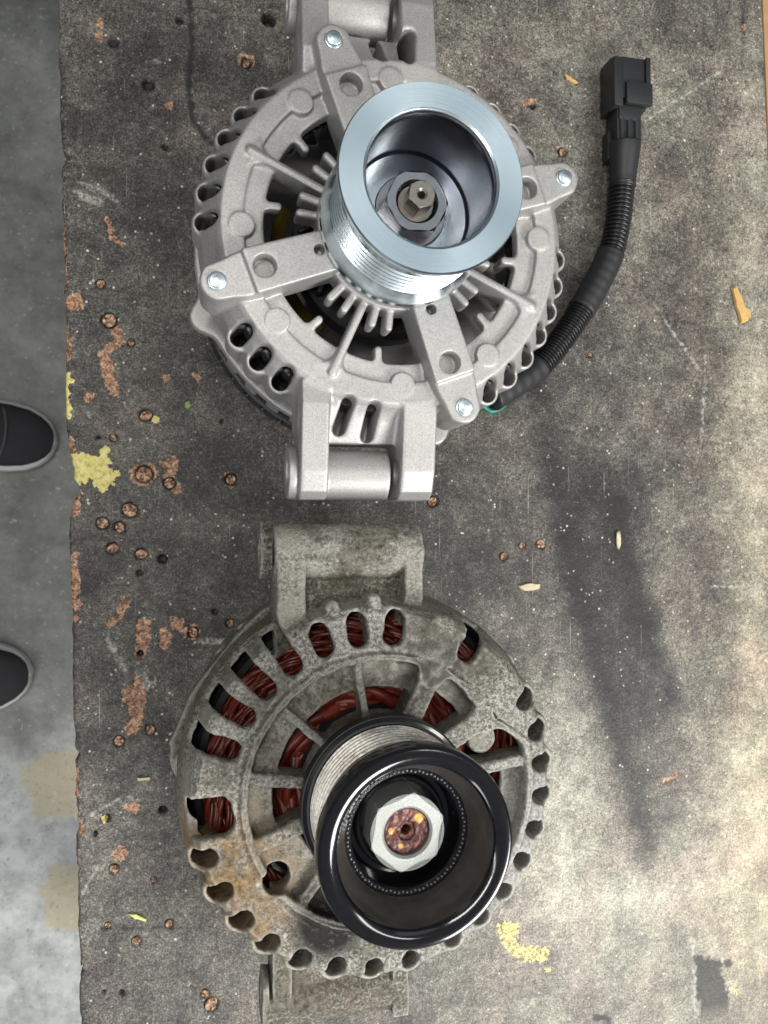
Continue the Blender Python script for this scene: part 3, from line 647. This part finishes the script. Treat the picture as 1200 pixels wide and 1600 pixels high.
bmesh.ops.transform(bm, matrix=CM, verts=bm.verts); link('locking_tab', bm_mesh('locking_tab', bm, 30), 'plastic', co)
for nm, mt, pts in (('green_wire', 'green', [(735, 622, 16), (752, 632, 9), (768, 642, 7), (786, 634, 8), (795, 618, 10)]), ('yellow_wire', 'yellow', [(745, 612, 16), (762, 622, 12), (775, 622, 12), (790, 610, 12)])):
    w = catmull([P3(*q_) for q_ in pts], 1.)-hc; link(nm, sweep(nm, w, np.full(len(w), 1.5), 12), mt, har)
# ================================================================== workbench
def blobs(X, Y, items, soft=1., seed=0, rough=1.):
    m = np.zeros(X.shape, np.float32); nz = noise2(X, Y, 3.2, seed)*1.2+noise2(X, Y, 1.4, seed+1)*1.3
    for it in items:
        if it[0] == 'c':
            _, u, v, r = it; c = at(u, v); d = np.hypot(X-c[0], Y-c[1])-r*.345
        elif it[0] == 'l':
            _, pts, r = it; P = [at(*p) for p in pts]; d = np.full(X.shape, 99.)
            for a, b in zip(P, P[1:]): d = np.minimum(d, cap2(X, Y, a, b, r*.345))
        else:
            d = poly(X, Y, [at(*p) for p in it[1]])
        k = rough*(.55 if (it[0] == 'c' and it[3] < 9) or it[0] == 'l' else 1.2)
        m = np.maximum(m, np.clip(.5-(d+nz*k)/soft, 0, 1))
    return m
tbl = empty('workbench', (0, 0, -750), 'dark worn workbench top with gouges, screw holes and yellow paint along its left edge', 'workbench')
def axis(lo, hi, a, b, h, H2):
    mid = np.arange(a, b, h); l = np.linspace(lo, a, max(2, int((a-lo)/H2)))[:-1]; r = np.linspace(b, hi, max(2, int((hi-b)/H2))); return np.concatenate([l, mid, r])
ys = axis(-620, 620, -295, 300, .8, 14)
eL = [at(92, 0), at(127, 1600)]; eR = [at(1192, 0), at(1203, 260)]
def xedge(e, y): return e[0][0]+(e[1][0]-e[0][0])*(y-e[0][1])/(e[1][1]-e[0][1])
chip = noise2(ys, ys*0, 9, 21)*.5+noise2(ys, ys*0, 2.5, 22)*.35
for v, w, dpt in ((243, 2.2, 3), (255, 1.2, 1.5), (305, 1., 1.5), (640, 14, -1), (740, 16, 2.6), (765, 4, 3), (1293, 3, 1.2), (1360, 2, 1), (1520, 1.5, 1.5), (1180, 2, 2)):
    yv = at(100, v)[1]; chip += dpt*np.exp(-((ys-yv)/w)**2)
xl = xedge(eL, ys)+np.maximum(chip, -.6)-.3; xr = xedge(eR, ys)-.2+noise2(ys, ys*0, 5, 30)*.3
un = np.linspace(0, 1, 560); XX = xl[None]+(xr-xl)[None]*un[:, None]; YY = np.broadcast_to(ys[None], XX.shape)
SCREWS = [(157, 443, 8), (170, 500, 13), (205, 535, 6), (228, 649, 11), (225, 741, 14), (265, 755, 10), (203, 797, 13), (160, 817, 10), (187, 824, 10), (176, 857, 10), (221, 866, 10), (385, 98, 9), (302, 988, 9), (360, 974, 7), (235, 1140, 8), (186, 1158, 9), (178, 1358, 8), (264, 1444, 7), (213, 1471, 8), (168, 1446, 5), (330, 1570, 12), (320, 1553, 7), (845, 850, 9), (787, 869, 8), (816, 852, 6), (676, 783, 10), (361, 749, 10), (879, 237, 9), (1163, 41, 8), (922, 554, 5), (1060, 510, 4), (177, 684, 6), (240, 1375, 5)]
HOLES = [(420, 30, 11, 7), (232, 131, 9, 3), (280, 32, 6, 3), (177, 66, 8, 2.5), (254, 873, 7, 3), (336, 956, 5, 2), (254, 1266, 6, 4), (153, 683, 3, 3), (167, 1278, 5, 3), (346, 658, 3, 2), (258, 229, 5, 2), (832, 165, 6, 3), (219, 1022, 5, 4), (149, 1303, 4, 2), (190, 1552, 5, 2), (162, 1550, 3, 2), (218, 895, 5, 2)]
wood = [('l', [(170, 503), (185, 520), (188, 533), (172, 545)], 7), ('l', [(163, 555), (170, 585), (178, 610)], 8), ('p', [(100, 462), (125, 458), (130, 487), (100, 486)]), ('l', [(98, 350), (97, 400), (102, 450)], 4), ('l', [(103, 512), (106, 560)], 4),
        ('l', [(108, 690), (112, 712), (112, 730)], 6), ('l', [(118, 770), (115, 800)], 7), ('l', [(175, 370), (190, 380)], 5), ('l', [(168, 345), (176, 368)], 4), ('l', [(255, 725), (275, 720), (262, 750), (278, 765)], 6), ('c', 223, 741, 18), ('l', [(117, 866), (112, 880)], 5), ('l', [(114, 890), (117, 925)], 7), ('c', 118, 945, 8), ('c', 117, 968, 6),
        ('l', [(195, 940), (190, 955)], 7), ('l', [(170, 975), (190, 962)], 4), ('l', [(224, 975), (224, 1005)], 9), ('c', 219, 1020, 8), ('l', [(258, 990), (257, 1006)], 8), ('c', 276, 975, 11), ('c', 300, 988, 13), ('l', [(205, 1085), (215, 1120), (205, 1140)], 9), ('c', 208, 1085, 17), ('l', [(222, 1100), (215, 1062)], 6), ('l', [(118, 1275), (125, 1300)], 6), ('l', [(185, 1335), (190, 1330)], 9), ('c', 385, 98, 12), ('c', 361, 749, 10), ('c', 879, 237, 10), ('l', [(818, 160), (835, 157)], 4), ('c', 258, 590, 6), ('c', 222, 100, 0), ('c', 156, 36, 7), ('c', 153, 58, 6), ('c', 140, 620, 7), ('c', 240, 200, 0), ('c', 306, 588, 5), ('c', 265, 165, 6), ('l', [(1030, 1225), (1065, 1208)], 3), ('c', 205, 1262, 9), ('l', [(119, 1205), (120, 1245)], 3)]
yel2 = [('l', [(787, 1450), (800, 1475), (815, 1490), (848, 1492)], 13), ('l', [(805, 1450), (800, 1462)], 9), ('c', 857, 1515, 5), ('c', 1150, 1550, 8)]
yel = [('p', [(104, 715), (125, 708), (150, 712), (160, 705), (174, 715), (170, 730), (184, 742), (182, 755), (160, 768), (150, 760), (140, 752), (112, 758)]), ('l', [(104, 585), (103, 620), (107, 650)], 4), ('l', [(104, 590), (112, 596)], 4), ('c', 242, 656, 5), ('c', 165, 705, 8), ('c', 163, 1280, 4)]
pale = [('l', [(122, 300), (140, 312), (158, 318)], 5), ('l', [(152, 296), (188, 316)], 3), ('l', [(125, 285), (140, 292)], 2), ('l', [(228, 96), (248, 95)], 2), ('c', 225, 1066, 14), ('l', [(315, 1002), (360, 1000)], 4), ('l', [(1010, 188), (1130, 110)], 2), ('l', [(1022, 473), (1055, 525), (1100, 587)], 1.2), ('l', [(1103, 550), (1096, 690)], 1.2), ('l', [(1060, 1240), (1098, 1270)], 2), ('l', [(1082, 1470), (1088, 1590)], 5), ('l', [(1090, 1425), (1130, 1500)], 2), ('l', [(140, 1275), (190, 1245), (215, 1250)], 2), ('l', [(125, 1400), (150, 1360), (190, 1330)], 2), ('l', [(1110, 917), (1190, 915)], 2), ('l', [(170, 1000), (195, 1048)], 4)]
dark = [('p', [(1086, 1495), (1125, 1500), (1142, 1575), (1112, 1592), (1088, 1560)]), ('c', 1137, 1505, 8), ('l', [(295, 0), (300, 60), (294, 140), (303, 190), (330, 225)], 4), ('l', [(160, 1451), (320, 1450)], 1), ('l', [(930, 1590), (950, 1592)], 5)]
att = {'wood': blobs(XX, YY, wood, 2.6, 1, .7), 'yellow': np.maximum(blobs(XX, YY, yel, 1.1, 5, 1.1), .5*blobs(XX, YY, yel2, 3., 5, 1.4)), 'pale': blobs(XX, YY, pale, .9, 9)*.8, 'dark': blobs(XX, YY, dark, 1.6, 13)*.9}
def gs(u, v, sx, sy, a, rot=0):
    c = at(u, v); t = math.radians(rot); dx = XX-c[0]; dy = YY-c[1]; p = dx*math.cos(t)+dy*math.sin(t); q_ = -dx*math.sin(t)+dy*math.cos(t)
    return a*np.exp(-(p/(sx*.345))**2-(q_/(sy*.345))**2)
dust_shade = .255+noise2(XX, YY, 28, 40)*.07+noise2(XX, YY, 9, 41)*.07+noise2(XX, YY, 3.5, 42)*.05  # dust, plus shade around the alternators and lower-right light painted into it
for a in ((1000, 150, 300, 300, .13), (1150, 800, 90, 500, .10), (950, 1480, 420, 380, .19), (560, 1570, 140, 70, -.09), (1190, 900, 60, 800, .12), (880, 1120, 120, 160, .10), (1000, 900, 20, 30, .0), (760, 60, 120, 100, .06), (1180, 500, 60, 900, .16), (1150, 1300, 120, 260, .16), (1000, 1400, 300, 220, .14), (900, 1250, 160, 200, .10), (1010, 620, 120, 120, .02), (720, 880, 130, 90, -.10), (600, 800, 200, 60, -.10), (300, 880, 180, 140, -.06), (200, 1050, 120, 140, -.06),
          (850, 790, 35, 170, .15), (1040, 960, 50, 230, .14), (900, 1180, 90, 200, .08), (190, 650, 60, 120, .07), (250, 1450, 150, 180, .05), (220, 300, 150, 150, -.03), (380, 650, 90, 200, -.06), (1080, 640, 60, 90, -.05), (870, 900, 30, 100, .06)): dust_shade += gs(*a)
bands = np.zeros(XX.shape)  # lowers the tone along long curved bands below the cable
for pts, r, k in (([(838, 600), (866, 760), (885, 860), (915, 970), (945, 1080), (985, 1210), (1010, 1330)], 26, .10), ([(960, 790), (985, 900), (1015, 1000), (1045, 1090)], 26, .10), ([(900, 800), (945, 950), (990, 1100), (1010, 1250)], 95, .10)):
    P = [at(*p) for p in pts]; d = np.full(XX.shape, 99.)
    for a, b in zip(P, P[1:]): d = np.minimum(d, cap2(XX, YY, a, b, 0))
    bands += k*2.6*np.exp(-(d/(r*.345))**2)
dust_shade = dust_shade-bands*.85
ZZ = noise2(XX, YY, 12, 50)*.12+noise2(XX, YY, 2.6, 51)*.08-att['wood']*(.5+.35*noise2(XX, YY, 1.6, 52))+att['yellow']*.35*(1+noise2(XX, YY, 2, 53))
for u, v, r in SCREWS:
    c = at(u, v); rr = r*.345*.82; d = np.hypot(XX-c[0], YY-c[1]); ZZ += -1.7*np.clip((rr*1.15-d)/.8+.5, 0, 1)
    att['dark'] = np.maximum(att['dark'], .85*np.clip((rr*(1.06+.16*np.cos(np.arctan2(YY-c[1], XX-c[0])-2.2-.5*math.sin(u)))-d)/.5+.5, 0, 1)); att['wood'] = np.where(d < rr*1.2, 0, att['wood'])
for u, v, r, dp in HOLES:
    c = at(u, v); rr = r*.345; d = np.hypot(XX-c[0], YY-c[1]); m = np.clip((rr-d)/(.35*rr)+.3, 0, 1); ZZ -= dp*m*1.2; att['dark'] = np.maximum(att['dark'], m*.9)
    att['wood'] = np.where(m > .2, att['wood']*.3, att['wood'])
edge = np.minimum((XX-xl[None]), (xr[None]-XX)); ZZ -= 1.3*np.exp(-edge/1.1)
n1, n2 = XX.shape; V = np.stack([XX, YY, ZZ], -1).reshape(-1, 3); i, j = np.meshgrid(np.arange(n1-1), np.arange(n2-1), indexing='ij')
Q = np.stack([i*n2+j, (i+1)*n2+j, (i+1)*n2+j+1, i*n2+j+1], -1).reshape(-1, 4)
# skirt down the sides of the board
rim = np.concatenate([np.arange(n2), np.arange(n1)[1:]*n2+n2-1, (n1-1)*n2+np.arange(n2)[::-1][1:], np.arange(n1)[::-1][1:-1]*n2]); low = V[rim].copy(); low[:, 2] = -22; nV = len(V); k = len(rim)
sq = np.stack([rim, np.roll(rim, -1), nV+(np.arange(k)+1) % k, nV+np.arange(k)], 1)
me = mesh_np('tabletop', np.vstack([V, low]), np.vstack([Q, sq]))
for nm, arr in list(att.items())+[('dust_shade', dust_shade), ('warm', np.clip(gs(1200, 1250, 130, 600, 1.)+gs(1120, 500, 130, 500, .35)+gs(1100, 1500, 200, 200, .25), 0, 1))]:
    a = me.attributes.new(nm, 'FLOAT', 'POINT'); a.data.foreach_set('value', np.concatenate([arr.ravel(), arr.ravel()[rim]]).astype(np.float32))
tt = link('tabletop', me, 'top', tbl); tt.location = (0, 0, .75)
M['plug'] = NT('split_wood_plug'); _n = M['plug']; _a = _n.noise(620, 3, .75); _b = _n.noise(160, 2)
_c = _n.mix(_n.ramp(_b, [(.35, 0.), (.65, 1.)]), _n.ramp(_a, [(.38, (.03, .012, .008)), (.5, (.36, .20, .11)), (.6, (.78, .58, .42))]), _n.ramp(_a, [(.34, (.03, .015, .01)), (.52, (.20, .10, .06)), (.66, (.55, .36, .22))]))
_n.bump(_a, .8, .0006); M['plug'] = _n.set(Base_Color=_c, Roughness=.5)
def plug_mesh(seed):
    rg = random.Random(seed); bm = bmesh.new(); n = 18; rows = []
    for q_, (rr, z) in enumerate(((1., -1.3), (.97, -.2), (.80, .12), (.5, .05), (.22, .1))):
        rows.append([bm.verts.new((rr*math.cos(2*math.pi*k/n)*(1+rg.uniform(-.07, .07)), rr*math.sin(2*math.pi*k/n)*(1+rg.uniform(-.07, .07)), z+rg.uniform(-.22, .25)*(q_ > 0)*1.7-.6*(q_ > 1 and abs(math.sin(2*math.pi*k/n+seed)) < .22))) for k in range(n)])
    for a, b in zip(rows, rows[1:]):
        for k in range(n): bm.faces.new((a[k], a[(k+1) % n], b[(k+1) % n], b[k]))
    bm.faces.new(rows[-1]); return bm_mesh('screw_plug', bm, 50)
PLUGS = [plug_mesh(q_) for q_ in range(7)]
for me_ in PLUGS: me_.materials.append(M['plug'])
for q_, (u, v, r) in enumerate(SCREWS):
    o = bpy.data.objects.new('screw_plug', PLUGS[q_ % 7]); COL.objects.link(o); o.parent = tbl; c = at(u, v); k = r*.345*.93
    o.location = (c[0]*MM, c[1]*MM, .75-.0002); o.scale = (k*random.uniform(.8, .98), k*random.uniform(.68, .95), 1); o.rotation_euler = (0, 0, random.uniform(0, 6))
def pbox(name, x0, x1, y0, y1, z0, z1, mat, parent, bev=1., off=(0, 0, 0)):
    o = link(name, bm_mesh(name, prism(boxp(x0, x1, y0, y1), z0, z1, bev), 30), mat, parent); o.location = [c*MM for c in off]; return o
# the pale strip nailed along the right edge
ymid = 0; xa = xedge(eR, -600)+1.6; xb = xedge(eR, 600)+1.6
bm = prism([(xa, -620), (xa+40, -620), (xb+40, 620), (xb, 620)], -30, -2.5, 1.); o = link('edge_board', bm_mesh('edge_board', bm, 30), 'wood', tbl); o.location = (0, 0, .75)
for x in (-40, 330):
    for y in (-560, 560): pbox('leg', x-30+0, x+30, y-30, y+30, 0, 726, 'legwood', tbl, 2.)
pbox('rail', -60, 360, -590, -530, 640, 727, 'legwood', tbl, 2.) ; pbox('rail', -60, 360, 530, 590, 640, 727, 'legwood', tbl, 2.)
# ================================================================== scraps on the bench
def scrap(name, pts, h, mat, label, cat, seed, z0=.35):
    P = [at(*p) for p in pts]; cx = sum(p[0] for p in P)/len(P); cy = sum(p[1] for p in P)/len(P); rg = random.Random(seed); Q_ = []
    for i, p in enumerate(P):
        q_ = P[(i+1) % len(P)]
        for k in range(3): t = k/3; Q_.append((p[0]+(q_[0]-p[0])*t-cx+rg.uniform(-.25, .25), p[1]+(q_[1]-p[1])*t-cy+rg.uniform(-.25, .25)))
    bm = bmesh.new(); a = [bm.verts.new((x, y, 0)) for x, y in Q_]; b = [bm.verts.new((x*.9, y*.9, h*rg.uniform(.7, 1.1))) for x, y in Q_]; c = bm.verts.new((0, 0, h*1.15)); n = len(Q_)
    for i in range(n): bm.faces.new((a[i], a[(i+1) % n], b[(i+1) % n], b[i])); bm.faces.new((b[i], b[(i+1) % n], c))
    bm.faces.new(a[::-1]); return tag(link(name, bm_mesh(name, bm, 40), mat, None, None, (cx, cy, z0)), label, cat)
scrap('wood_chip', [(1141, 450), (1147, 446), (1158, 470), (1164, 490), (1173, 488), (1168, 502), (1156, 506), (1148, 480)], 1.8, 'chip', 'large yellow wood chip near the right edge of the bench', 'wood chip', 1)
scrap('wood_chip', [(808, 916), (825, 911), (844, 912), (842, 920), (820, 924)], 1., 'palechip', 'pale cream wood chip on the dark bench between the alternators, right side', 'wood chip', 2)
scrap('wood_chip', [(880, 117), (890, 121), (902, 131), (897, 132), (884, 125)], 1., 'chip', 'small orange sliver left of the black cable plug', 'wood chip', 3)
scrap('splinter', [(200, 1426), (212, 1427), (230, 1434), (228, 1438), (210, 1434)], 1., 'yelchip', 'yellow green splinter left of the old alternator', 'splinter', 4)
scrap('splinter', [(962, 833), (967, 828), (969, 850), (966, 860), (963, 855)], 1., 'palechip', 'thin upright pale sliver below the cable', 'splinter', 5)
scrap('splinter', [(213, 1215), (235, 1214), (235, 1218), (215, 1219)], .8, 'palechip', 'short pale splinter near the small bolt at the old alternator', 'splinter', 6)
scrap('paint_flake', [(290, 628), (296, 626), (300, 634), (294, 640), (289, 636)], .7, 'greenchip', 'tiny green flake left of the new alternator', 'paint flake', 7)
# ================================================================== floor and shoes
bm = bmesh.new(); bmesh.ops.create_grid(bm, x_segments=2, y_segments=2, size=9000); fl = link('floor', bm_mesh('floor', bm), 'floor'); fl.location = (0, 0, -.75); fl['kind'] = 'structure'
fl.data.transform(Matrix.Translation((0, 0, -.75))); fl.location = (0, 0, 0)
def shoe(u, v, ang, label):
    tx, ty = at(u, v, -725); o = empty('shoe', (tx, ty, -750), label, 'shoe', 'pair of dark shoes beside the bench'); o.rotation_euler = (0, 0, math.radians(ang))
    xs = np.array([0, 4, 10, 20, 36, 58, 85, 120, 160, 200, 240, 268, 282, 288.]); w = np.array([.5, 17, 27, 36, 44, 48, 49, 45, 38, 35, 35, 31, 20, .5]); top = np.array([26, 30, 36, 44, 50, 56, 64, 78, 92, 98, 100, 98, 92, 88.])
    def loft(name, hw, zlo, zhi, mat, n=28, p=2.4):
        bm = bmesh.new(); rows = []
        for x, a, z1 in zip(xs, hw, zhi):
            row = []
            for k in range(n):
                t = 2*math.pi*k/n; cy, sy = math.cos(t), math.sin(t); ex = 2/p
                y = a*math.copysign(abs(cy)**ex, cy); z = (zlo+z1)/2+(z1-zlo)/2*math.copysign(abs(sy)**ex, sy); row.append(bm.verts.new((-x, y*(1-.18*(z-zlo)/(z1-zlo+.01) if mat == 'shoe' else 1), z)))
            rows.append(row)
        for a, b in zip(rows, rows[1:]):
            for k in range(n): bm.faces.new((a[k], a[(k+1) % n], b[(k+1) % n], b[k]))
        bm.faces.new(rows[0]); bm.faces.new(rows[-1][::-1]); return link(name, bm_mesh(name, bm, 60), mat, o)
    loft('sole', w, 0, np.full(len(xs), 27.), 'sole', p=5); u_ = loft('upper', w*.965-.5, 22, top, 'shoe')
    for k in range(4):
        pth = catmull([(-88-16*k, -24, 58+5*k), (-84-16*k, 0, 72+5*k), (-88-16*k, 24, 58+5*k)], 3); link('lace', sweep('lace', pth, np.full(len(pth), 3.), 8), 'lace', o)
    pth = catmull([(-78, -42, 38), (-62, -30, 52), (-56, 0, 57.5), (-62, 30, 52), (-78, 42, 38)], 3); link('toe_seam', sweep('toe_seam', pth, np.full(len(pth), 1.6), 8), 'lace2', o)
    return o
M['lace2'] = m_plain('grey_seam', (.07, .07, .075), .7)
shoe(86, 690, -6, 'dark shoe with white sole on the floor, level with the new alternator')
shoe(47, 1052, 4, 'dark shoe with white sole on the floor, level with the old alternator')
